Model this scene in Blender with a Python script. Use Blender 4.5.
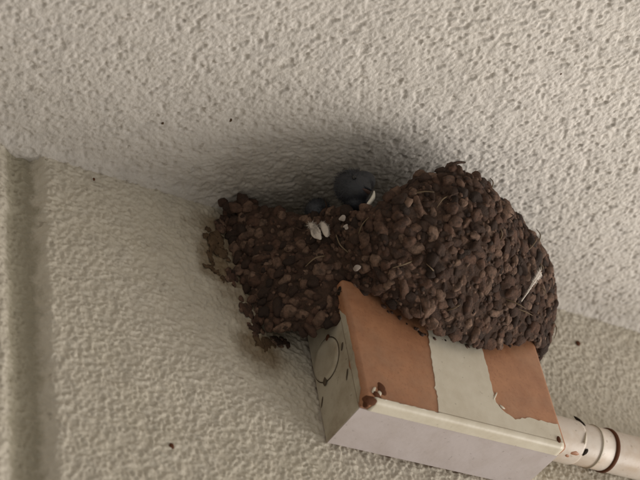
import bpy, bmesh, math, random
import numpy as np
from mathutils import Vector, Matrix, Quaternion
from mathutils.geometry import tessellate_polygon

for o in list(bpy.data.objects): bpy.data.objects.remove(o)
scene = bpy.context.scene
COL = scene.collection
rng = np.random.default_rng(7); random.seed(7)

# ------------------------------------------------------------------ camera
# world: x along the wall, -y out of the wall, z up; wall face y = 0; origin = lower left back corner of the box
W, H, D, ZC = 0.1609, 0.1000, 0.0508, 0.1915
cam = bpy.data.cameras.new('camera'); co = bpy.data.objects.new('camera', cam); COL.objects.link(co)
Rc = Matrix(((0.8475385, -0.51002172, -0.1468208), (-0.25279407, -0.63117795, 0.73328681), (-0.46666225, -0.58437338, -0.66387808)))
co.matrix_world = Matrix.Translation((-0.47815, -0.63540, -0.53469)) @ Rc.transposed().to_4x4()
cam.sensor_width = 36.0; cam.lens = 36.0 * 1500.0 / 640.0
cam.clip_start = 0.01; cam.clip_end = 50
cam.dof.use_dof = True; cam.dof.focus_distance = 1.00; cam.dof.aperture_fstop = 9.0
scene.camera = co

# ------------------------------------------------------------------ light
world = bpy.data.worlds.new('World'); scene.world = world; world.use_nodes = True
bg = world.node_tree.nodes['Background']
bg.inputs[0].default_value = (1.0, 0.94, 0.85, 1); bg.inputs[1].default_value = 0.345

def area(name, loc, target, size, power, color):
    l = bpy.data.lights.new(name, 'AREA'); l.shape = 'SQUARE'; l.size = size; l.energy = power; l.color = color
    o = bpy.data.objects.new(name, l); COL.objects.link(o); o.location = loc
    o.rotation_euler = (Vector(target) - Vector(loc)).to_track_quat('-Z', 'Y').to_euler(); return o
# open, daylit side of the porch: low and to the right; pavement glow from below
area('daylight_from_open_side', (2.45, -0.32, -1.40), (0.08, -0.05, 0.12), 2.2, 108, (1.0, 0.95, 0.895))

vs = scene.view_settings; vs.view_transform = 'Standard'; vs.look = 'None'; vs.gamma = 1; vs.use_curve_mapping = False; vs.exposure = 0.08

# ------------------------------------------------------------------ helpers
def mesh_obj(name, verts, faces, m, parent=None, smooth=True, mesh_name=None):
    me = bpy.data.meshes.new(mesh_name or name); me.from_pydata([tuple(v) for v in verts], [], [tuple(f) for f in faces]); me.update()
    if smooth: me.polygons.foreach_set('use_smooth', [True] * len(me.polygons))
    if m: me.materials.append(m)
    o = bpy.data.objects.new(name, me); COL.objects.link(o)
    if parent: o.parent = parent
    return o
def bm_obj(name, bm, m, parent=None, smooth=True):
    me = bpy.data.meshes.new(name); bmesh.ops.recalc_face_normals(bm, faces=bm.faces[:]); bm.to_mesh(me); bm.free()
    if smooth: me.polygons.foreach_set('use_smooth', [True] * len(me.polygons))
    me.materials.append(m); o = bpy.data.objects.new(name, me); COL.objects.link(o)
    if parent: o.parent = parent
    return o
def thing(name, label, cat, loc=(0, 0, 0), group=None):
    o = bpy.data.objects.new(name, None); COL.objects.link(o); o.location = loc; o.empty_display_size = .02
    o['label'] = label; o['category'] = cat
    if group: o['group'] = group
    return o
def vnoise(x, y, seed, n=256):
    """smooth 2-D value noise, lattice spacing 1, about -1..1"""
    t = np.random.default_rng(seed).uniform(-1, 1, (n, n))
    xi = np.floor(x).astype(int); yi = np.floor(y).astype(int); fx = x - xi; fy = y - yi
    fx = fx * fx * fx * (fx * (fx * 6 - 15) + 10); fy = fy * fy * fy * (fy * (fy * 6 - 15) + 10)
    a = t[xi % n, yi % n]; b = t[(xi + 1) % n, yi % n]; c = t[xi % n, (yi + 1) % n]; d = t[(xi + 1) % n, (yi + 1) % n]
    return (a * (1 - fx) + b * fx) * (1 - fy) + (c * (1 - fx) + d * fx) * fy
def sstep(a, b, x):
    t = np.clip((x - a) / (b - a), 0, 1); return t * t * (3 - 2 * t)

# ------------------------------------------------------------------ materials
def new_mat(name):
    m = bpy.data.materials.new(name); m.use_nodes = True; nt = m.node_tree
    return m, nt, nt.nodes['Principled BSDF']
def N(nt, typ, **kw):
    n = nt.nodes.new(typ)
    for k, v in kw.items(): setattr(n, k, v)
    return n
def noise(nt, scale, detail=4, rough=.55, coord=None):
    n = N(nt, 'ShaderNodeTexNoise'); n.inputs['Scale'].default_value = scale; n.inputs['Detail'].default_value = detail; n.inputs['Roughness'].default_value = rough
    if coord: nt.links.new(coord, n.inputs['Vector'])
    return n.outputs['Fac']
def ramp(nt, fac, stops):
    r = N(nt, 'ShaderNodeValToRGB'); el = r.color_ramp.elements
    while len(el) < len(stops): el.new(.5)
    for e, (p, c) in zip(el, stops): e.position = p; e.color = (*c, 1) if len(c) == 3 else c
    nt.links.new(fac, r.inputs[0]); return r.outputs['Color']
def mix(nt, fac, a, b, mode='MIX'):
    n = N(nt, 'ShaderNodeMix', data_type='RGBA', blend_type=mode)
    for s, v in ((n.inputs[0], fac), (n.inputs[6], a), (n.inputs[7], b)):
        if hasattr(v, 'is_linked'): nt.links.new(v, s)
        else: s.default_value = v if not isinstance(v, tuple) else (*v, 1) if len(v) == 3 else v
    return n.outputs[2]
def math_n(nt, op, a, b=None, clamp=False):
    n = N(nt, 'ShaderNodeMath', operation=op, use_clamp=clamp)
    for s, v in zip(n.inputs, (a, b)):
        if v is None: continue
        if hasattr(v, 'is_linked'): nt.links.new(v, s)
        else: s.default_value = v
    return n.outputs[0]
def bump(nt, bsdf, h, strength, dist):
    b = N(nt, 'ShaderNodeBump'); b.inputs['Strength'].default_value = strength; b.inputs['Distance'].default_value = dist
    nt.links.new(h, b.inputs['Height']); nt.links.new(b.outputs[0], bsdf.inputs['Normal']); return b
def objc(nt): return N(nt, 'ShaderNodeNewGeometry').outputs['Position']     # everything stands still: metres in the room

def stucco(name, base, warm, stains_and_shade, groove_band=None):
    """dirty masonry paint; stains = [(x, y, z, radius, amount)] soil marks and painted shade, in metres"""
    m, nt, bs = new_mat(name); c = objc(nt)
    big = noise(nt, 9, 3, .6, c); fine = noise(nt, 420, 3, .6, c); mid = noise(nt, 70, 4, .6, c)
    col = mix(nt, ramp(nt, big, [(.35, (0, 0, 0)), (.68, (1, 1, 1))]), base, warm)
    col = mix(nt, ramp(nt, mid, [(.36, (.35, .35, .35)), (.55, (0, 0, 0))]), col, tuple(v * .72 for v in base))
    col = mix(nt, math_n(nt, 'MULTIPLY', fine, .14), col, tuple(v * .5 for v in base))
    sp = noise(nt, 190, 2, .5, c)
    col = mix(nt, ramp(nt, sp, [(.64, (0, 0, 0)), (.74, (.5, .5, .5))]), col, (.22, .18, .13))
    wob = noise(nt, 45, 4, .65, c)
    for (x, y, z, r, a, tint) in stains_and_shade:
        v = N(nt, 'ShaderNodeVectorMath', operation='DISTANCE'); nt.links.new(c, v.inputs[0]); v.inputs[1].default_value = (x, y, z)
        dd = math_n(nt, 'ADD', math_n(nt, 'DIVIDE', v.outputs['Value'], r), math_n(nt, 'MULTIPLY', math_n(nt, 'SUBTRACT', wob, .5), 1.5))
        k = ramp(nt, dd, [(.25, (a, a, a)), (1.0, (0, 0, 0))])
        col = mix(nt, k, col, tint)
    if groove_band:                                              # darker olive-grey band along the groove, with ragged edges
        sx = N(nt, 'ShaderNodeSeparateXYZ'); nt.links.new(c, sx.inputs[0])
        d = math_n(nt, 'DIVIDE', math_n(nt, 'ABSOLUTE', math_n(nt, 'SUBTRACT', sx.outputs[0], (groove_band[0] + groove_band[1]) / 2)), (groove_band[1] - groove_band[0]) / 2)
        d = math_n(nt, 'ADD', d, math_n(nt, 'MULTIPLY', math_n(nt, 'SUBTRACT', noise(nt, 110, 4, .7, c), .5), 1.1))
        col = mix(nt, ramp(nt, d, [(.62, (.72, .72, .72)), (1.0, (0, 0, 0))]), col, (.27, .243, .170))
    nt.links.new(col, bs.inputs['Base Color']); bs.inputs['Roughness'].default_value = .62; bs.inputs['Specular IOR Level'].default_value = .35
    h = math_n(nt, 'ADD', noise(nt, 260, 4, .6, c), math_n(nt, 'MULTIPLY', noise(nt, 700, 3, .6, c), .4))
    bump(nt, bs, h, .7, .0011)
    return m
SOIL = (.17, .12, .065)
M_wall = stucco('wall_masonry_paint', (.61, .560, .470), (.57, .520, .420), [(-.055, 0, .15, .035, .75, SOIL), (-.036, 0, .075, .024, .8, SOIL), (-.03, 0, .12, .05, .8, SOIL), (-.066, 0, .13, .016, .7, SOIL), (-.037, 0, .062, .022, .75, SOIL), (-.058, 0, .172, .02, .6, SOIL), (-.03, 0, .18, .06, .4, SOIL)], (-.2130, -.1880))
M_ceil = stucco('ceiling_masonry_paint', (.62, .578, .528), (.58, .54, .485), [(.03, -.03, ZC, .075, .5, (.15, .12, .075)), (-.03, -.01, ZC, .06, .35, (.17, .13, .08))])  # patches over the nest: soil, plus its ceiling shadow deepened in the colour

def paint_mat(name, base, dirty, amt=.5):
    m, nt, bs = new_mat(name); c = objc(nt)
    d = ramp(nt, noise(nt, 38, 5, .65, c), [(.42, (0, 0, 0)), (.72, (amt, amt, amt))])
    col = mix(nt, d, base, dirty)
    col = mix(nt, ramp(nt, noise(nt, 330, 2, .5, c), [(.68, (0, 0, 0)), (.74, (.5, .5, .5))]), col, tuple(v * .55 for v in dirty))
    nt.links.new(col, bs.inputs['Base Color']); bs.inputs['Roughness'].default_value = .38
    bump(nt, bs, noise(nt, 300, 3, .55, c), .25, .0004)
    return m
M_cream = paint_mat('cream_paint', (.66, .605, .495), (.46, .39, .28))
M_white = paint_mat('white_paint', (.52, .463, .452), (.43, .37, .345), .7)
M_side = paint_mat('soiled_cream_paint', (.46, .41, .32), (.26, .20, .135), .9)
M_pipe = paint_mat('pipe_paint', (.66, .59, .52), (.50, .37, .26), .8)

def terracotta():
    m, nt, bs = new_mat('terracotta_undercoat'); c = objc(nt)
    col = mix(nt, ramp(nt, noise(nt, 50, 5, .6, c), [(.35, (0, 0, 0)), (.7, (1, 1, 1))]), (.43, .205, .105), (.31, .138, .070))
    col = mix(nt, ramp(nt, noise(nt, 500, 2, .6, c), [(.55, (0, 0, 0)), (.75, (.5, .5, .5))]), col, (.24, .10, .05))
    col = mix(nt, ramp(nt, noise(nt, 24, 5, .7, c), [(.5, (0, 0, 0)), (.75, (.3, .3, .3))]), col, (.46, .31, .20))
    nt.links.new(col, bs.inputs['Base Color']); bs.inputs['Roughness'].default_value = .5
    bump(nt, bs, noise(nt, 220, 4, .6, c), .3, .0005); return m
M_terra = terracotta()

def mud(name, dark, light, red):
    m, nt, bs = new_mat(name); c = objc(nt)
    geo = N(nt, 'ShaderNodeNewGeometry'); oi = N(nt, 'ShaderNodeObjectInfo')
    r = math_n(nt, 'FRACT', math_n(nt, 'ADD', math_n(nt, 'MULTIPLY', geo.outputs['Random Per Island'], 7.31), math_n(nt, 'MULTIPLY', oi.outputs['Random'], 3.77)))
    col = ramp(nt, r, [(0, dark), (.35, tuple((a + b) / 2 for a, b in zip(dark, red))), (.62, red), (.82, tuple((a + b) / 2 for a, b in zip(light, red))), (1, light)])
    col = mix(nt, ramp(nt, noise(nt, 260, 4, .65, c), [(.4, (0, 0, 0)), (.65, (.75, .75, .75))]), col, dark)
    nt.links.new(col, bs.inputs['Base Color']); bs.inputs['Roughness'].default_value = .85; bs.inputs['Specular IOR Level'].default_value = .3
    bump(nt, bs, noise(nt, 560, 5, .75, c), 1.0, .0024); return m
M_mud = mud('dry_mud_pellets', (.042, .027, .020), (.31, .198, .140), (.155, .083, .055))
M_core = mud('packed_mud', (.050, .031, .022), (.11, .066, .045), (.085, .047, .031))
M_smear = mud('smeared_mud', (.12, .075, .04), (.20, .13, .075), (.16, .10, .055))

def plain(name, col, rough=.6, spec=.4, nscale=200, namt=.3, bumpd=.0004):
    m, nt, bs = new_mat(name); c = objc(nt)
    k = mix(nt, math_n(nt, 'MULTIPLY', noise(nt, nscale, 4, .6, c), namt * 2), col, tuple(v * .4 for v in col))
    nt.links.new(k, bs.inputs['Base Color']); bs.inputs['Roughness'].default_value = rough; bs.inputs['Specular IOR Level'].default_value = spec
    bump(nt, bs, noise(nt, nscale * 2, 3, .6, c), .4, bumpd); return m
M_rust = plain('rust', (.12, .045, .02), .8, .2)
M_black = plain('grime', (.035, .026, .02), .9, .1)
M_grime = plain('brown_grime', (.13, .10, .07), .9, .1, 60, .45)
M_straw = plain('dry_straw', (.17, .12, .07), .7, .3)
M_feather = plain('white_feather', (.76, .68, .60), .7, .3, 300, .3)
M_plume = plain('blue_black_plumage', (.034, .037, .046), .5, .5, 420, .4, .0010)
M_throat = plain('brown_throat', (.10, .06, .05), .6, .3, 350, .4, .0008)
M_gape = plain('pale_gape', (.85, .80, .70), .5, .4, 200, .05)
M_eye = plain('eye', (.01, .01, .01), .08, .6, 50, .0, .0)
M_drop = plain('droppings', (.50, .43, .38), .8, .2)

# ------------------------------------------------------------------ wall and ceiling: stucco relief is real geometry in and around the view
def axis(a, b, step, lo, hi):
    d = list(np.arange(a, b + step / 2, step)); s = step; v = d[0]; pre = []
    while v > lo: s *= 1.6; v -= s; pre.append(v)
    s = step; v = d[-1]; post = []
    while v < hi: s *= 1.6; v += s; post.append(v)
    return np.array(pre[::-1] + d + post)
def grid_obj(name, X, Y, P, m):
    nx, ny = X.shape; idx = np.arange(nx * ny).reshape(nx, ny)
    q = np.stack([idx[:-1, :-1], idx[1:, :-1], idx[1:, 1:], idx[:-1, 1:]], -1).reshape(-1, 4)
    me = bpy.data.meshes.new(name); me.vertices.add(nx * ny); me.vertices.foreach_set('co', P.reshape(-1).astype(np.float32))
    me.loops.add(q.size); me.loops.foreach_set('vertex_index', q.reshape(-1).astype(np.int32))
    me.polygons.add(len(q)); me.polygons.foreach_set('loop_start', np.arange(0, q.size, 4, dtype=np.int32)); me.update(calc_edges=True)
    me.polygons.foreach_set('use_smooth', np.ones(len(q), bool)); me.materials.append(m)
    o = bpy.data.objects.new(name, me); COL.objects.link(o); return o
def stucco_relief(u, v, seed, lump, amp, stretch=1.0):
    wu = u + .0012 * vnoise(u / .012, v / .012, seed + 9); wv = v + .0012 * vnoise(u / .011, v / .011, seed + 10)
    a = vnoise(wu / lump, wv / (lump * stretch), seed); b = vnoise(wu / (lump * .5), wv / (lump * .5 * stretch), seed + 1)
    c = vnoise(wu / (lump * 2.6), wv / (lump * 2.6), seed + 2)
    g = vnoise(u / .0017, v / .0017, seed + 3)
    h = sstep(-.6, .75, .75 * a + .65 * b + .3 * c)
    return amp * (h - .5) + amp * .25 * b + amp * .30 * g + amp * .5 * vnoise(u / .03, v / .03, seed + 4) + .0012 * vnoise(u / .11, v / .11, seed + 5)
step = .0008
xs = axis(-.34, .40, step, -1.4, 1.4)
# wall: unseen right end cut short so the lamp reaches the ceiling
xw = axis(-.34, .40, step, -1.4, .62)
zs = axis(-.15, ZC + .004, step, -1.6, ZC + .005)
X, Z = np.meshgrid(xw, zs, indexing='ij')
fade = sstep(-.45, -.34, X) * (1 - sstep(.40, .5, X)) * sstep(-.25, -.15, Z)
rel = stucco_relief(X, Z, 11, .0034, .00082) * fade
gx0, gx1 = -.2135, -.1870
wob = .0016 * vnoise(X / .014, Z / .014, 77)
groove = sstep(gx0 - .004, gx0 + .011, X + wob) * (1 - sstep(gx1 - .006, gx1 + .004, X + wob))
Y = -rel + .007 * groove
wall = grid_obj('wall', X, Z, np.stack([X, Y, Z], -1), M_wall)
wall['kind'] = 'structure'; wall['label'] = 'cream rough stucco wall with a vertical groove at left'
# ceiling
ys = axis(-.36, .012, step, -1.6, .02)
X, Y = np.meshgrid(xs, ys, indexing='ij')
fade = sstep(-.45, -.34, X) * (1 - sstep(.40, .5, X)) * sstep(-.46, -.36, Y)
a = math.radians(60); U = X * math.cos(a) + Y * math.sin(a); V = -X * math.sin(a) + Y * math.cos(a)
rel = stucco_relief(U, V, 31, .0029, .00055, 1.12) * fade
rel -= .0011 * fade * sstep(.42, .8, vnoise(U / .0028, V / .0042, 57))
rel += .0035 * sstep(-.012, .004, Y)                      # soft plaster fillet into the wall
P = np.stack([X, Y, ZC - rel], -1)[:, ::-1]
ceil = grid_obj('ceiling', X, Y, P, M_ceil)
ceil['kind'] = 'structure'; ceil['label'] = 'off white rough stucco ceiling above the nest'

def blob(seed, sub=2, amp=.28, flat=(1, 1, 1), cuts=0):
    bm = bmesh.new(); bmesh.ops.create_icosphere(bm, subdivisions=sub, radius=1.0)
    r = np.random.default_rng(seed); ks = r.normal(0, 1.9, (5, 3)); ph = r.uniform(0, 6.28, 5); k2 = r.normal(0, 5.5, (6, 3)); p2 = r.uniform(0, 6.28, 6)
    pl = r.normal(0, 1, (max(cuts, 1), 3)); pl /= np.linalg.norm(pl, axis=1, keepdims=True); pd = r.uniform(.45, .8, max(cuts, 1))
    for v in bm.verts:
        p = np.array(v.co); d = sum(math.sin(float(k @ p) + f) for k, f in zip(ks, ph)) / 3
        e = sum(math.sin(float(k @ p) + f) for k, f in zip(k2, p2)) / 6 + .55 * sum(math.sin(float(k @ p) * 2.6 + f * 2) for k, f in zip(k2, p2)) / 6
        p = p * (1 + amp * d + (.8 * amp * e if cuts else 0))
        for n, dist in zip(pl[:cuts], pd):
            over = float(n @ p) - dist
            if over > 0: p = p - n * over * .8
        v.co = Vector(p * np.array(flat))
    return bm

# ------------------------------------------------------------------ junction box
def jag(poly, step, amp, seed, close=True):
    """subdivide an outline and roughen the edges whose 3rd value is 1"""
    r = np.random.default_rng(seed); out = []
    for (p, q) in zip(poly, poly[1:] + poly[:1]):
        a = np.array(p[:2]); b = np.array(q[:2]); n = max(1, int(np.linalg.norm(b - a) / step)) if p[2] else 1
        d = (b - a) / (np.linalg.norm(b - a) + 1e-9); nn = np.array([-d[1], d[0]])
        lo = r.normal(0, amp, n + 1)
        for i in range(n):
            e = 0 if i == 0 else lo[i]
            out.append(a + (b - a) * i / n + nn * e)
    return out
def sheet(name, outline, to3, thick, m, parent):
    """thin paint skin: outline in (s, t), to3(s, t, h) -> world"""
    bm = bmesh.new(); n = len(outline)
    c = np.mean(outline, axis=0)
    top = [bm.verts.new(to3(*(p), thick)) for p in outline]; bot = [bm.verts.new(to3(*(p), -.0003)) for p in outline]
    for tri in tessellate_polygon([[Vector((p[0], p[1], 0)) for p in outline]]): bm.faces.new([top[k] for k in tri])
    for i in range(n): bm.faces.new((top[i], bot[i], bot[(i + 1) % n], top[(i + 1) % n]))
    return bm_obj(name, bm, m, parent, smooth=False)
def rbox(name, lo, hi, r, m, parent, seg=3):
    bm = bmesh.new(); bmesh.ops.create_cube(bm, size=1)
    for v in bm.verts: v.co = Vector([lo[i] + (v.co[i] + .5) * (hi[i] - lo[i]) for i in range(3)])
    bmesh.ops.bevel(bm, geom=bm.edges[:] , offset=r, segments=seg, profile=.5, affect='EDGES')
    return bm_obj(name, bm, m, parent)
box = thing('junction_box', 'rectangular junction box on the wall, white paint peeling from terracotta undercoat', 'junction box')
YL = -D + .0095                                            # back of the lid
rbox('body', (.0012, YL - .0005, .0012), (W - .0012, -.0016, H - .0012), .0009, M_terra, box)
lid = rbox('lid', (0, -D, 0), (W, YL, H), .0032, M_terra, box, 4)
lid['label'] = 'terracotta front lid with a broad strip of cream paint left on it'
T = .00045
front = lambda s, t, h: (s, -D - h, t)
strip = jag([(.0552, .0042, 0), (.0560, .008, 1), (.0640, .078, 0), (.0640, .0962, 0), (.1060, .0962, 0), (.1078, .066, 1), (.1066, .0245, 1), (.1110, .0188, 1), (.1195, .0135, 1), (.1330, .0185, 1), (.1480, .0180, 1), (.1574, .0190, 0), (.1574, .0042, 0)], .0022, .00035, 3)
sheet('paint_skin', strip, front, T, M_cream, lid)
# paint that wraps the lid's lower edge, front to underside
prof = []
r_ = .0032
for k in range(9):
    an = math.pi / 2 * k / 8
    prof.append((-D + r_ - r_ * math.cos(an), r_ - r_ * math.sin(an), -math.cos(an), -math.sin(an)))
prof = [(-D, .0040, -1, 0)] + prof + [(YL - .0004, 0, 0, -1)]
bm = bmesh.new(); nx = 60; rows = []
for i in range(nx + 1):
    x = .0065 + (W - .0035 - .0065) * i / nx; row = []
    for j, (y, z, ny, nz) in enumerate(prof):
        xx = x + (.0009 * math.sin(j * 2.3) if i == 0 else 0)
        zz = z + (.0006 * math.sin(i * 1.7) * math.sin(i * .61) - .0008 if (j == 0 and xx < .055) else 0)
        row.append((bm.verts.new((xx, y + ny * T, zz + nz * T)), bm.verts.new((xx, y, zz))))
    rows.append(row)
m_ = len(prof)
for i in range(nx):
    for j in range(m_ - 1):
        bm.faces.new((rows[i][j][0], rows[i + 1][j][0], rows[i + 1][j + 1][0], rows[i][j + 1][0]))
    bm.faces.new((rows[i][0][1], rows[i + 1][0][1], rows[i + 1][0][0], rows[i][0][0]))
for j in range(m_ - 1):
    for i in (0, nx): bm.faces.new((rows[i][j][0], rows[i][j + 1][0], rows[i][j + 1][1], rows[i][j][1]))
rim = bm_obj('paint_rim', bm, M_cream, lid)
# painted underside of the body
under = lambda s, t, h: (s, t, .0012 - h)
sheet('paint_skin', [(.0012, YL + .0004), (W - .0012, YL + .0004), (W - .0012, -.0022), (.0012, -.0022)], under, .0005, M_white, box)
under2 = lambda s, t, h: (s, t, .0 - h)
# left end: soiled paint with a bare strip along the top and chips
left = lambda s, t, h: (.0012 - h, s, t)
lp = jag([(YL + .0006, .0010, 0), (YL + .0006, .0300, 1), (YL + .0022, .0345, 1), (YL + .0006, .0400, 0), (YL + .0006, .0760, 1), (-.030, .0825, 1), (-.016, .0905, 1), (-.0022, .0880, 0), (-.0022, .0010, 0)], .0025, .00035, 8)
sheet('paint_skin', lp, left, .0005, M_side, box)
lleft = lambda s, t, h: (0 - h, s, t)
sheet('paint_skin', jag([(-D + .0034, .0110, 1), (-D + .0034, .0700, 1), (YL - .0012, .0780, 0), (YL - .0012, .0035, 1)], .003, .00025, 18), lleft, .0004, M_side, lid)
right = lambda s, t, h: (W - .0012 + h, s, t)
sheet('paint_skin', [(YL + .0006, .0034), (-.0036, .0034), (-.0036, H - .0034), (YL + .0006, H - .0034)], right, .0005, M_cream, box)
rlid = lambda s, t, h: (W + h, s, t)
sheet('paint_skin', jag([(-D + .0034, .0035, 0), (YL - .001, .0035, 0), (YL - .001, .030, 1), (-D + .0034, .022, 1)], .003, .0003, 5), rlid, .0004, M_cream, lid)
# knock-out disc on the left end: a ring-shaped step with a grimy gap
def lathe(name, prof, n, to3, m, parent):
    bm = bmesh.new(); rings = []
    for (r, h) in prof:
        rings.append([bm.verts.new(to3(r * math.cos(2 * math.pi * k / n), r * math.sin(2 * math.pi * k / n), h)) for k in range(n)])
    for a, b in zip(rings, rings[1:]):
        for k in range(n): bm.faces.new((a[k], a[(k + 1) % n], b[(k + 1) % n], b[k]))
    bm.faces.new(rings[0]); bm.faces.new(rings[-1][::-1])
    return bm_obj(name, bm, m, parent)
ky, kz, kr = -.0180, .0555, .0152
kto = lambda a, b, h: (.0007 - h, ky + a, kz + b)
lathe('knockout_gap', [(kr + .0004, 0), (kr + .0004, .00012), (kr - .003, .00012), (kr - .003, 0)], 48, kto, M_grime, box)
lathe('knockout', [(kr - .0004, 0), (kr - .0004, .0006), (kr - .0012, .0011), (kr - .0042, .0011), (kr - .0050, .0007), (.002, .0007)], 48, kto, M_side, box)
# chips and rust
def lump(name, loc, size, seed, m, parent, rot=(0, 0, 0), sub=2, amp=.3):
    o = bm_obj(name, blob(seed, sub, amp), m, parent); o.location = loc; o.scale = size; o.rotation_euler = rot; return o
for i, (l, s) in enumerate([((.0035, -D + .0014, .0015), (.0046, .0013, .0026)), ((.0090, -D + .0006, .0050), (.0030, .0014, .0024)), ((.0140, -D + .0002, .0118), (.0040, .0008, .0030)),
                            ((.0018, -D + .0030, .0004), (.0026, .0028, .0018)), ((.1535, -D - .0003, .0056), (.0024, .0009, .0017))]):
    lump('rust_spot', l, s, 40 + i, M_rust, box, (0, .5 * i, 0), 3, .45)
for i, (l, s) in enumerate([((-.0001, -.0465, .0920), (.0007, .0021, .0030)), ((.0004, -.0360, .0300), (.0004, .0007, .0036)), ((.0000, -.0130, .0415), (.0009, .0022, .0034)), ((.0003, -.0370, .0520), (.0006, .0009, .0026)),
                            ((.0005, -.0050, .0300), (.0004, .0008, .0040)), ((.0003, -.028, .079), (.0005, .0060, .0014)), ((.0000, -.0240, .0690), (.0007, .0018, .0024))]):
    lump('paint_chip', l, s, 60 + i, M_grime if i not in (0, 6) else (M_black if i == 0 else M_rust), box, (.5, 0, 0))
# pale torn edges of the paint beside the rusty corner
for i, (l, s) in enumerate([((.0068, -D - .0003, .0085), (.0012, .0006, .0032)), ((.0112, -D - .0002, .0075), (.0016, .0006, .0022)), ((.1110, -D - .0004, .0215), (.0024, .0006, .0010)), ((.1075, -D - .0004, .0300), (.0008, .0005, .0042))]):
    lump('paint_flake', l, s, 80 + i, M_cream, lid, (0, .6, 0))

# ------------------------------------------------------------------ conduit
AY, AZ = -.0165, .0380
pipe = thing('conduit_pipe', 'white painted conduit pipe with ringed coupling leaving the right of the box', 'pipe', (W, AY, AZ))
pipe.scale = (1, 1.07, 1.07)
def tube(name, prof, m, n=56):
    to = lambda a, b, h: (h, a, b); return lathe(name, [(r, x) for (x, r) in prof], n, to, m, pipe)
tube('adaptor', [(.0003, .0135), (.0003, .0146), (.0010, .0148), (.0405, .0150), (.0415, .0150), (.0430, .0146), (.0436, .0136)], M_pipe)
cp = tube('coupling', [(.0430, .0120), (.0430, .0139), (.0438, .0140), (.0562, .0141), (.0570, .0141), (.0578, .0146), (.0586, .0146), (.0592, .0140), (.0700, .0142), (.0712, .0138), (.0712, .012)], M_pipe)
tube('seal_ring', [(.0708, .0120), (.0708, .0146), (.0716, .0152), (.0734, .0152), (.0741, .0146), (.0741, .012)], M_rust)
tube('pipe', [(.0730, .0132), (.0730, .0142), (.0740, .0143), (.12, .0143), (.30, .0143), (.615, .0143), (.62, .0142), (.62, .0132)], M_pipe)
tube('joint_ring', [(.0576, .0138), (.0576, .01485), (.0588, .01485), (.0588, .0138)], M_side)
for i, (x, an, s, m) in enumerate([(.0350, -112, (.0046, .0017, .0008), M_terra), (.0310, -100, (.0022, .0014, .0007), M_terra), (.0440, -120, (.0016, .0030, .0009), M_black), (.0415, -160, (.0012, .0052, .0008), M_side), (.0435, -35 - 180, (.0012, .005, .0009), M_black)]):
    a_ = math.radians(an); l = (x, .0147 * math.cos(a_), .0147 * math.sin(a_))
    o = lump('paint_chip', l, s, 95 + i, m, pipe); o.rotation_euler = (a_ - math.pi / 2, 0, .3 * i)

# ------------------------------------------------------------------ nest
XC = .090
TH = np.radians([0, 8, 14, 22, 30, 38, 46, 54, 63, 76, 88, 101, 114, 126, 138, 150, 160, 170, 180])
RT = np.array([.140, .132, .124, .117, .117, .120, .123, .125, .127, .1275, .119, .111, .108, .108, .110, .112, .115, .115, .113])   # rim radius
ZT = np.array([.187, .180, .168, .156, .149, .138, .129, .136, .151, .156, .156, .156, .156, .157, .159, .162, .166, .170, .172])     # rim height
RB = np.array([.127, .119, .108, .098, .090, .090, .083, .075, .068, .060, .0575, .0580, .0625, .072, .085, .092, .094, .092, .09])    # foot radius
ZB = np.array([.090, .074, .068, .073, .092, .089, .079, .072, .066, .065, .0655, .067, .071, .077, .086, .092, .096, .100, .104])     # foot height
def nest_pt(th, v, off=0.0):
    th = np.asarray(th, float); v = np.asarray(v, float)
    rt = np.interp(th, TH, RT); zt = np.interp(th, TH, ZT); rb = np.interp(th, TH, RB); zb = np.interp(th, TH, ZB)
    w = np.sin(np.clip(v, 0, 1) * math.pi / 2) ** .9
    bul = .0045 * np.sin(np.clip(v, 0, 1) * math.pi) * sstep(.5, 1.0, th)
    r = rb + (rt - rb) * w + bul + off
    z = zb + (zt - zb) * v
    lump_ = .0022 * vnoise(th * 6 + 3, v * 5 + 7, 5) + .0012 * vnoise(th * 15, v * 11, 6)
    r = r + lump_
    return np.stack([XC - r * np.cos(th), -r * np.sin(th), z], -1)
nest = thing('bird_nest', 'dark brown mud pellet bird nest built on the box under the ceiling', 'nest', (0, 0, 0))
nt_, nv = 180, 60
th = np.linspace(0, math.pi, nt_)
layers = []
for j in range(nv): layers.append(nest_pt(th, np.full(nt_, j / (nv - 1)), -.0012))
# over the rim and down into the cup
top = layers[-1]
for (inn, dz) in [(.004, .0016), (.010, .001), (.013, -.006), (.016, -.018), (.022, -.032), (.040, -.045)]:
    c = top.copy(); d = np.stack([c[:, 0] - XC, c[:, 1]], -1); L = np.linalg.norm(d, axis=1, keepdims=True); s_ = np.clip((L - inn) / L, .12, 1)
    c[:, 0] = XC + d[:, 0] * s_[:, 0]; c[:, 1] = np.minimum(d[:, 1] * s_[:, 0], -.0006); c[:, 2] = np.maximum(c[:, 2] + dz, .116); layers.append(c)
c = layers[-1].copy(); c[:, 0] = XC + (c[:, 0] - XC) * .15; c[:, 1] *= .15; c[:, 2] = .117; layers.append(c)
c0 = layers[0].copy(); pre = []
for s_ in (.96,):
    q = c0.copy(); q[:, 0] = XC + (q[:, 0] - XC) * s_; q[:, 1] *= s_; q[:, 2] += .002; pre.append(q)
layers = pre + layers
A = np.array(layers); A[..., 1] = np.minimum(A[..., 1], .0)
rows_, cols_ = A.shape[:2]
f1 = vnoise(np.arange(cols_)[None, :] * .45 + 0 * np.arange(rows_)[:, None], np.arange(rows_)[:, None] * .45 + 0 * np.arange(cols_)[None, :], 91)
A[..., 1] -= np.abs(f1) * .0016
idx = np.arange(rows_ * cols_).reshape(rows_, cols_)
q = np.stack([idx[:-1, :-1], idx[:-1, 1:], idx[1:, 1:], idx[1:, :-1]], -1).reshape(-1, 4)
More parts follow.
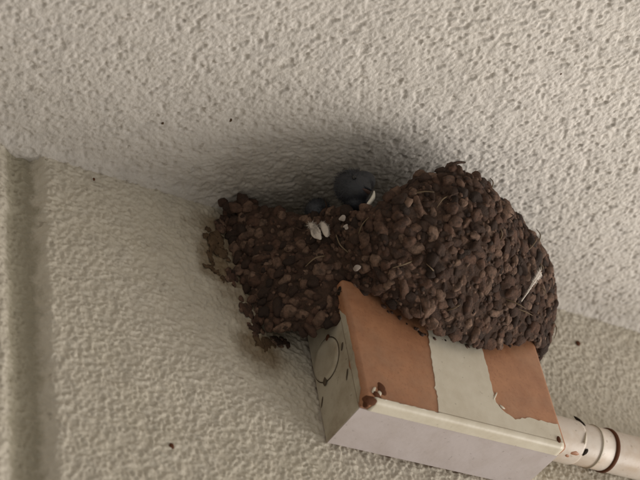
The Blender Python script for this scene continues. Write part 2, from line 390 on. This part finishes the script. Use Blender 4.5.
mesh_obj('packed_mud', A.reshape(-1, 3), q[:, ::-1], M_core, nest)

# pellets over the outside and the rim
PEL = []
for k in range(24):
    bm = blob(200 + k, 3 if k < 12 else 2, .24, (1.10, .98, .66), 2); me = bpy.data.meshes.new('mud_pellet'); bm.to_mesh(me); bm.free()
    me.polygons.foreach_set('use_smooth', [True] * len(me.polygons)); me.materials.append(M_mud); PEL.append(me)
def frames(th, v):
    e = 1e-3; p = nest_pt(th, v); a = nest_pt(th + e, v) - p; b = nest_pt(th, v + e) - p
    n = np.cross(a, b); n /= np.linalg.norm(n, axis=-1, keepdims=True) + 1e-12
    cvec = p - np.array([XC, 0, .135]); s = np.sign((n * cvec).sum(-1, keepdims=True)); return p, n * s
cand_t = rng.uniform(.0, math.pi, 26000); cand_v = rng.uniform(-.01, 1.015, 26000)
cp_, cn_ = frames(cand_t, np.clip(cand_v, 0, 1)); cp_[:, 2] += (cand_v - np.clip(cand_v, 0, 1)) * .09
CAMV = np.array([-.478, -.635, -.535])
acc = []; accp = np.zeros((0, 3))
for i in range(len(cp_)):
    size = rng.choice([.0032, .0037, .0042, .0048], p=[.15, .33, .32, .20])
    if accp.shape[0]:
        dd = np.linalg.norm(accp - cp_[i], axis=1)
        if (dd < .0055).any(): continue
    acc.append((i, size)); accp = np.vstack([accp, cp_[i]])
def facing(i):
    d = CAMV - cp_[i]; d /= np.linalg.norm(d); return float(cn_[i] @ d)
acc.sort(key=lambda t: -(t[1] * (max(facing(t[0]), -.3) + .3)))
stuffV, stuffF, base = [], [], 0
def add_stuff(me, mat):
    global base
    for v in me.vertices: stuffV.append(mat @ v.co)
    for p in me.polygons: stuffF.append([base + k for k in p.vertices])
    base += len(me.vertices)
def pellet_matrix(p, n, size):
    zq = Vector(n).to_track_quat('Z', 'Y'); spin = Quaternion((0, 0, 1), rng.uniform(0, 6.28)); tilt = Quaternion((1, 0, 0), rng.uniform(-.5, .5))
    s = Vector((size * rng.uniform(.95, 1.3), size * rng.uniform(.85, 1.15), size * rng.uniform(.9, 1.25)))
    return Matrix.Translation(Vector(p) + Vector(n) * rng.uniform(-.0026, -.0004)) @ (zq @ spin @ tilt).to_matrix().to_4x4() @ Matrix.Diagonal((*s, 1))
for k, (i, size) in enumerate(acc):
    p = cp_[i].copy(); p[1] = min(p[1], -.0015); p[2] = min(p[2], ZC - .0055)
    mat = pellet_matrix(p, cn_[i], size); me = PEL[int(rng.integers(12)) + (0 if k < 300 else 12)]
    if k < 300:
        o = bpy.data.objects.new('mud_pellet', me); COL.objects.link(o); o.parent = nest; o.matrix_local = mat
    else: add_stuff(me, mat)
for k in range(26):                                        # raised clump where the nest meets wall and ceiling
    p = np.array([-.040 + rng.normal(0, .0075), -.006 - abs(rng.normal(0, .0055)), .1835 + rng.normal(0, .0035)]); p[2] = min(p[2], ZC - .0035); p[1] = min(p[1], -.002)
    add_stuff(PEL[12 + k % 12], pellet_matrix(p, (-.5, -.7, -.3), rng.uniform(.0036, .0050)))
# crumbs between the pellets
bm = blob(333, 1, .3); crumb = bpy.data.meshes.new('crumb'); bm.to_mesh(crumb); bm.free()
ct = rng.uniform(0.02, math.pi, 1800); cv = rng.uniform(0, 1.0, 1800); P_, N_ = frames(ct, cv)
for p, n in zip(P_, N_):
    p[1] = min(p[1], -.001); add_stuff(crumb, pellet_matrix(p + n * .0008, n, rng.uniform(.0008, .0018)))
for k in range(70):                                        # crumbs and drips of mud stuck to the lid below the nest
    x = rng.uniform(.02, .155); tt = math.atan2(.058, XC - x); zz = float(np.interp(tt, TH, ZB)) - abs(rng.normal(0, .0012)) + .003
    add_stuff(crumb, pellet_matrix(np.array([x, -D - .0006, zz]), (0, -1, 0), rng.uniform(.0005, .0017)))
st = mesh_obj('loose_mud', stuffV, stuffF, M_mud, nest); st['kind'] = 'stuff'

# straws and rootlets worked into the mud
def curve_tube(name, pts, radii, m, parent, n=6, sub=6):
    pts = [Vector(p) for p in pts]; P = []; Rr = []
    for i in range(len(pts) - 1):
        a = pts[max(i - 1, 0)]; b = pts[i]; c = pts[i + 1]; d = pts[min(i + 2, len(pts) - 1)]
        for k in range(sub):
            t = k / sub; P.append(.5 * ((2 * b) + (c - a) * t + (2 * a - 5 * b + 4 * c - d) * t * t + (3 * b - a - 3 * c + d) * t ** 3)); Rr.append(radii[i] + (radii[i + 1] - radii[i]) * t)
    P.append(pts[-1]); Rr.append(radii[-1]); V, F = [], []
    for i, p in enumerate(P):
        tg = (P[min(i + 1, len(P) - 1)] - P[max(i - 1, 0)]).normalized(); qn = tg.to_track_quat('Z', 'Y')
        for k in range(n):
            an = 2 * math.pi * k / n; V.append(p + qn @ Vector((math.cos(an) * Rr[i], math.sin(an) * Rr[i], 0)))
    for i in range(len(P) - 1):
        for k in range(n): F.append((i * n + k, i * n + (k + 1) % n, (i + 1) * n + (k + 1) % n, (i + 1) * n + k))
    F.append(tuple(range(n))[::-1]); F.append(tuple((len(P) - 1) * n + k for k in range(n)))
    return mesh_obj(name, V, F, m, parent)
for i in range(26):
    t0 = rng.uniform(.3, 2.8); v0 = rng.uniform(.05, 1.0); p, n = frames(np.array([t0]), np.array([v0])); p = p[0]; n = n[0]
    tg = np.cross(n, rng.normal(size=3)); tg /= np.linalg.norm(tg); L = rng.uniform(.007, .018)
    a = p - n * .001; b = p + tg * L * .5 + n * rng.uniform(.003, .0055); c = p + tg * L + n * rng.uniform(.001, .005)
    for q_ in (a, b, c): q_[2] = min(q_[2], ZC - .003); q_[1] = min(q_[1], -.001)
    curve_tube('straw', (a, b, c), (.0005, .00045, .0002), M_straw if i % 3 else M_core, nest)

for pts, rd in [(((.046, -.117, .152), (.056, -.1255, .1585), (.0635, -.1275, .1605)), (.0016, .0013, .0006)), (((.160, -.040, .088), (.1665, -.030, .080), (.170, -.020, .074), (.168, -.012, .068)), (.0005, .0005, .0004, .0002)),
                (((.163, -.034, .086), (.172, -.020, .076), (.1745, -.010, .068), (.171, -.004, .062)), (.0004, .0004, .0004, .0002)),
                (((-.004, -.056, .148), (-.009, -.062, .154), (-.013, -.066, .153)), (.0006, .0005, .0002))]:
    curve_tube('straw', pts, rd, M_core, nest)
# mud daubed on the wall beside the nest
for i, (x, z, sx, sz) in enumerate([(-.0615, .156, .0075, .0100), (-.0560, .146, .0070, .0075), (-.0655, .141, .0028, .0055), (-.0690, .1290, .0042, .0018), (-.0628, .1265, .0030, .0024), (-.0655, .1330, .0018, .0030), (-.0590, .1215, .0016, .0030), (-.0440, .1000, .0055, .0080), (-.0380, .0850, .0055, .0070),
                                    (-.0365, .0710, .0045, .0080), (-.0300, .0750, .0055, .0050), (-.0200, .0780, .0070, .0050), (-.0520, .1250, .0045, .0080), (-.0545, .1690, .0050, .0060), (-.0490, .1800, .0050, .0050)]):
    V, F, b_ = [], [], 0; kb = blob(400 + i, 2, .42, cuts=4); kb.verts.ensure_lookup_table()
    base_v = [v.co.copy() for v in kb.verts]; base_f = [[v.index for v in f.verts] for f in kb.faces]; kb.free()
    for k in range(12):
        a_, rr = rng.uniform(0, 6.28), math.sqrt(rng.random()) if k else 0; sc = rng.uniform(.28, .5) if k else .7
        ox, oz = sx * rr * math.cos(a_), sz * rr * math.sin(a_); ro = Matrix.Rotation(rng.uniform(0, 6.28), 3, 'Y')
        for v in base_v:
            w = ro @ v; V.append((x + ox + w.x * sx * sc, -.0001 + w.y * (.0006 if i < 11 else .0016) * (1.2 - .5 * rr), z + oz + w.z * sz * sc))
        F += [[b_ + q_ for q_ in f] for f in base_f]; b_ += len(base_v)
    mesh_obj('mud_daub', V, F, M_smear if i < 7 or i in (9, 10) else M_mud, nest)
# droppings splashed on the nest
for i, (p, sc) in enumerate([((.0050, -.0620, .1004), .0024), ((-.0076, -.0734, .1308), .0022), ((-.0066, -.0743, .1228), .0018)]):
    o = lump('dropping', p, (sc * 1.1, sc * .9, sc * .4), 500 + i, M_drop, nest, (0, 0, 0), 3, .55); o.rotation_euler = Vector((-.8, -.25, -.5)).to_track_quat('Z', 'Y').to_euler()

# ------------------------------------------------------------------ feathers caught in the nest
def feather(name, path, normal, width, m, label, shape, seed, downy=False):
    root = thing(name, label, 'feather', path[0], 'white feathers stuck in the nest')
    r = np.random.default_rng(seed); pts = [Vector(p) - Vector(path[0]) for p in path]; nn = Vector(normal).normalized()
    V, F, b_ = [], [], 0
    def at(t):
        x = t * (len(pts) - 1); i = min(int(x), len(pts) - 2); f = x - i
        a = pts[max(i - 1, 0)]; b = pts[i]; c = pts[i + 1]; d = pts[min(i + 2, len(pts) - 1)]
        return .5 * ((2 * b) + (c - a) * f + (2 * a - 5 * b + 4 * c - d) * f * f + (3 * b - a - 3 * c + d) * f ** 3)
    for i in range(620 if downy else 330):                                   # loose downy barbs, each a thin tapered strip
        t = r.uniform(.02, 1); p = at(t); tg = (at(min(t + .02, 1)) - at(max(t - .02, 0))).normalized(); side = tg.cross(nn).normalized() * r.choice([-1, 1])
        w = width * np.interp(t, *shape) * r.uniform(.7, 1.5); d = (side + tg * r.uniform(-.5, 1.2) + nn * r.uniform(-.05, .25)).normalized(); e = tg * .00028 + nn * .00008
        if downy:
            a_ = r.uniform(0, 6.28); d = (side * math.cos(a_) + tg * math.sin(a_) + nn * r.uniform(-.1, .35)).normalized(); e = d.cross(nn).normalized() * .00015; w *= r.choice([.4, .6, .8, 1.1])
        c1 = p + d * w * .5 + nn * .18 * w; c2 = p + d * w + tg * w * r.uniform(-.1, .35) - nn * .05 * w
        V += [p - e, p + e, c1 - e, c1 + e, c2, p + nn * .0003, c1 + nn * .0003]
        F += [(b_, b_ + 2, b_ + 6, b_ + 5), (b_ + 5, b_ + 6, b_ + 3, b_ + 1), (b_ + 2, b_ + 4, b_ + 6), (b_ + 6, b_ + 4, b_ + 3), (b_, b_ + 1, b_ + 3, b_ + 2), (b_ + 2, b_ + 3, b_ + 4)]; b_ += 7
    mesh_obj('vane', V, F, m, root)
    if downy:
        md_ = blob(700 + seed, 3, .45); dv = pts[-1] - pts[0]; sd_ = dv.normalized().cross(nn)
        for v in md_.verts: v.co = dv * .5 + dv * (.5 * v.co.x) + sd_ * (width * .85 * v.co.y) + nn * (.0011 * v.co.z + .0004)
        bm_obj('down', md_, m, root)
    if not downy: curve_tube('shaft', [at(t) + nn * (.30 * width * np.interp(t, *shape) + .0002) for t in (0, .25, .5, .75, .96)], (.0004, .0004, .00035, .0003, .00015), m, root)
    return root
SH1 = ([0, .15, .45, .75, .92, 1], [.10, .16, .34, .9, 1.0, .35])
feather('feather', [(.1217, -.0850, .0893), (.1268, -.0905, .0970), (.1318, -.0940, .1050), (.1385, -.0948, .1135)], (.35, -.68, -.62), .0040, M_feather, 'thin curled white feather near the right end of the nest', SH1, 1)
SH2 = ([0, .2, .5, .8, 1], [.55, 1.0, .85, .6, .25])
feather('feather', [(-.0185, -.0525, .1400), (-.0170, -.0547, .1335), (-.0145, -.0557, .1265)], (-.70, -.60, -.36), .0036, M_feather, 'broad downy white feather below the low dark bird head, left one of a pair', SH2, 2, True)
feather('feather', [(-.0130, -.0575, .1385), (-.0114, -.0602, .1315), (-.0117, -.0604, .1245)], (-.70, -.60, -.36), .0032, M_feather, 'narrow downy white feather nearer the upright bird, right one of a pair', SH2, 3, True)

# ------------------------------------------------------------------ birds looking out over the rim
RIGHT, UP, TOC = Vector((.8475, -.5100, -.1468)), Vector((-.2528, -.6312, .7333)), Vector((-.4667, -.5844, -.6639))
def bird(label, head, rh, spine, face, seed, fine):
    root = thing('bird', label, 'bird', head, 'birds in the nest'); hd = Vector(head); r = np.random.default_rng(seed)
    pts = [Vector(p) for p, _ in spine]; bm = bmesh.new()
    def ball(c, rad, sc=(1, 1, 1), rot=None):
        bmesh.ops.create_icosphere(bm, subdivisions=3, radius=rad, matrix=Matrix.Translation(c - hd) @ (rot.to_matrix().to_4x4() if rot else Matrix.Identity(4)) @ Matrix.Diagonal((*sc, 1)))
    for (p, ra), (q_, rb) in zip(spine, spine[1:]):
        for k in range(6):
            t = k / 6; ball(Vector(p).lerp(Vector(q_), t), ra + (rb - ra) * t)
    fd = Vector(face).normalized(); fq = fd.to_track_quat('Y', 'Z')
    ball(hd, rh, (.95, 1.08, .95), fq); ball(hd + fd * rh * .45 - Vector((0, 0, rh * .15)), rh * .72, (1, 1, .85), fq)
    if fine: ball(hd + RIGHT * rh * .72 + UP * rh * .30 - TOC * rh * .2, rh * .62); ball(hd - UP * rh * .75 + RIGHT * rh * .25, rh * .72)
    o = bm_obj('body', bm, M_plume, root); md = o.modifiers.new('skin', 'REMESH'); md.mode = 'VOXEL'; md.voxel_size = .0011; md.use_smooth_shade = True
    sm = o.modifiers.new('soften', 'SMOOTH'); sm.iterations = 6
    # short bill with pale gape flange, eyes
    sd = fd.cross(Vector((0, 0, 1))).normalized(); up = sd.cross(fd).normalized()
    for nm, dz, ln in (('upper_bill', .0009, .0075), ('lower_bill', -.0011, .0066)):
        bm = bmesh.new(); b0 = fd * rh * .98 + up * (dz - rh * .12); n = 14; ring0 = []; ring1 = []
        for k in range(n):
            an = 2 * math.pi * k / n; ring0.append(bm.verts.new(b0 + sd * math.cos(an) * .0052 + up * math.sin(an) * .0013)); ring1.append(bm.verts.new(b0 + fd * ln * .6 + sd * math.cos(an) * .0028 + up * math.sin(an) * .0010))
        tip = bm.verts.new(b0 + fd * ln - up * (.0008 if dz > 0 else -.0002))
        for k in range(n): bm.faces.new((ring0[k], ring0[(k + 1) % n], ring1[(k + 1) % n], ring1[k])); bm.faces.new((ring1[k], ring1[(k + 1) % n], tip))
        bm.faces.new(ring0); bm_obj(nm, bm, M_throat if dz < 0 else M_plume, root)
    for s_ in (-1, 1):
        lump('eye', fd * rh * .62 + sd * s_ * rh * .74 + up * rh * .22, (.0016, .0016, .0016), 5, M_eye, root, sub=3, amp=0)
    # ruffled down: fine tapering tufts
    V, F, b_ = [], [], 0
    for k in range(3600 if fine else 2000):
        d = Vector(r.normal(size=3)).normalized()
        if d.dot(fd) > .80: continue
        p = d * rh * .96; tg = (d * r.uniform(.05, .5) - fd * .5 + Vector(r.normal(size=3)) * .45).normalized(); ln = r.uniform(.0012, .0034) * (1 + .5 * math.sin(9 * d.x + 5 * d.z)); sdv = tg.cross(d).normalized() * .00008
        a = [p - sdv, p + sdv, p + tg * ln * .55 + sdv * .8 + d * .0002, p + tg * ln * .55 - sdv * .8 + d * .0002, p + tg * ln, p + d * .00015 + tg * ln * .3]
        V += a; F += [(b_, b_ + 1, b_ + 5), (b_ + 1, b_ + 2, b_ + 5), (b_ + 2, b_ + 3, b_ + 5), (b_ + 3, b_, b_ + 5), (b_ + 3, b_ + 2, b_ + 4)]; b_ += 6
    dn = mesh_obj('down', V, F, M_plume, root); dn['kind'] = 'stuff'
    return root, fd, sd, up
h1 = (.0005, -.0810, .1560)
b1, fd, sd, up = bird('blue black bird with a pale gape peering out at the top of the nest', h1, .0120,
     [((.080, -.026, .142), .006), ((.062, -.028, .148), .0150), ((.044, -.037, .150), .0165), ((.024, -.054, .150), .0125), ((.009, -.071, .151), .0095)], (.30, -.72, -.62), 1, True)
g = [(RIGHT * .0145 - UP * .0030 + TOC * .0075), (RIGHT * .0136 - UP * .0075 + TOC * .0115), (RIGHT * .0106 - UP * .0118 + TOC * .0130), (RIGHT * .0076 - UP * .0165 + TOC * .0135)]
curve_tube('gape_flange', g, (.0004, .0015, .0013, .0004), M_gape, b1, 10)
bird('low dark bird head barely showing above the rim over the white feathers', (-.0075, -.0500, .1582), .0088,
     [((.050, -.016, .140), .008), ((.030, -.022, .143), .0125), ((.012, -.032, .147), .0115), ((-.002, -.044, .153), .0080)], (.60, .35, .10), 2, False)

# ------------------------------------------------------------------ flecks of dirt on the plaster
for i, (x, z, s_) in enumerate([(-.1109, -.0268, .0018), (-.1500, .1800, .0010), (.2620, .1560, .0020)]):
    lump('dirt_fleck', (x, -.0008, z), (s_, .0009, s_ * 1.3), 600 + i, M_rust if i != 3 else M_black, wall)
for i, (x, y, s_) in enumerate([(-.085, -.075, .0010), (-.125, -.055, .0008), (.100, -.200, .0008), (.215, -.150, .0009)]):
    lump('dirt_fleck', (x, y, ZC - .0003), (s_, s_ * 1.4, .0006), 640 + i, M_smear, ceil)
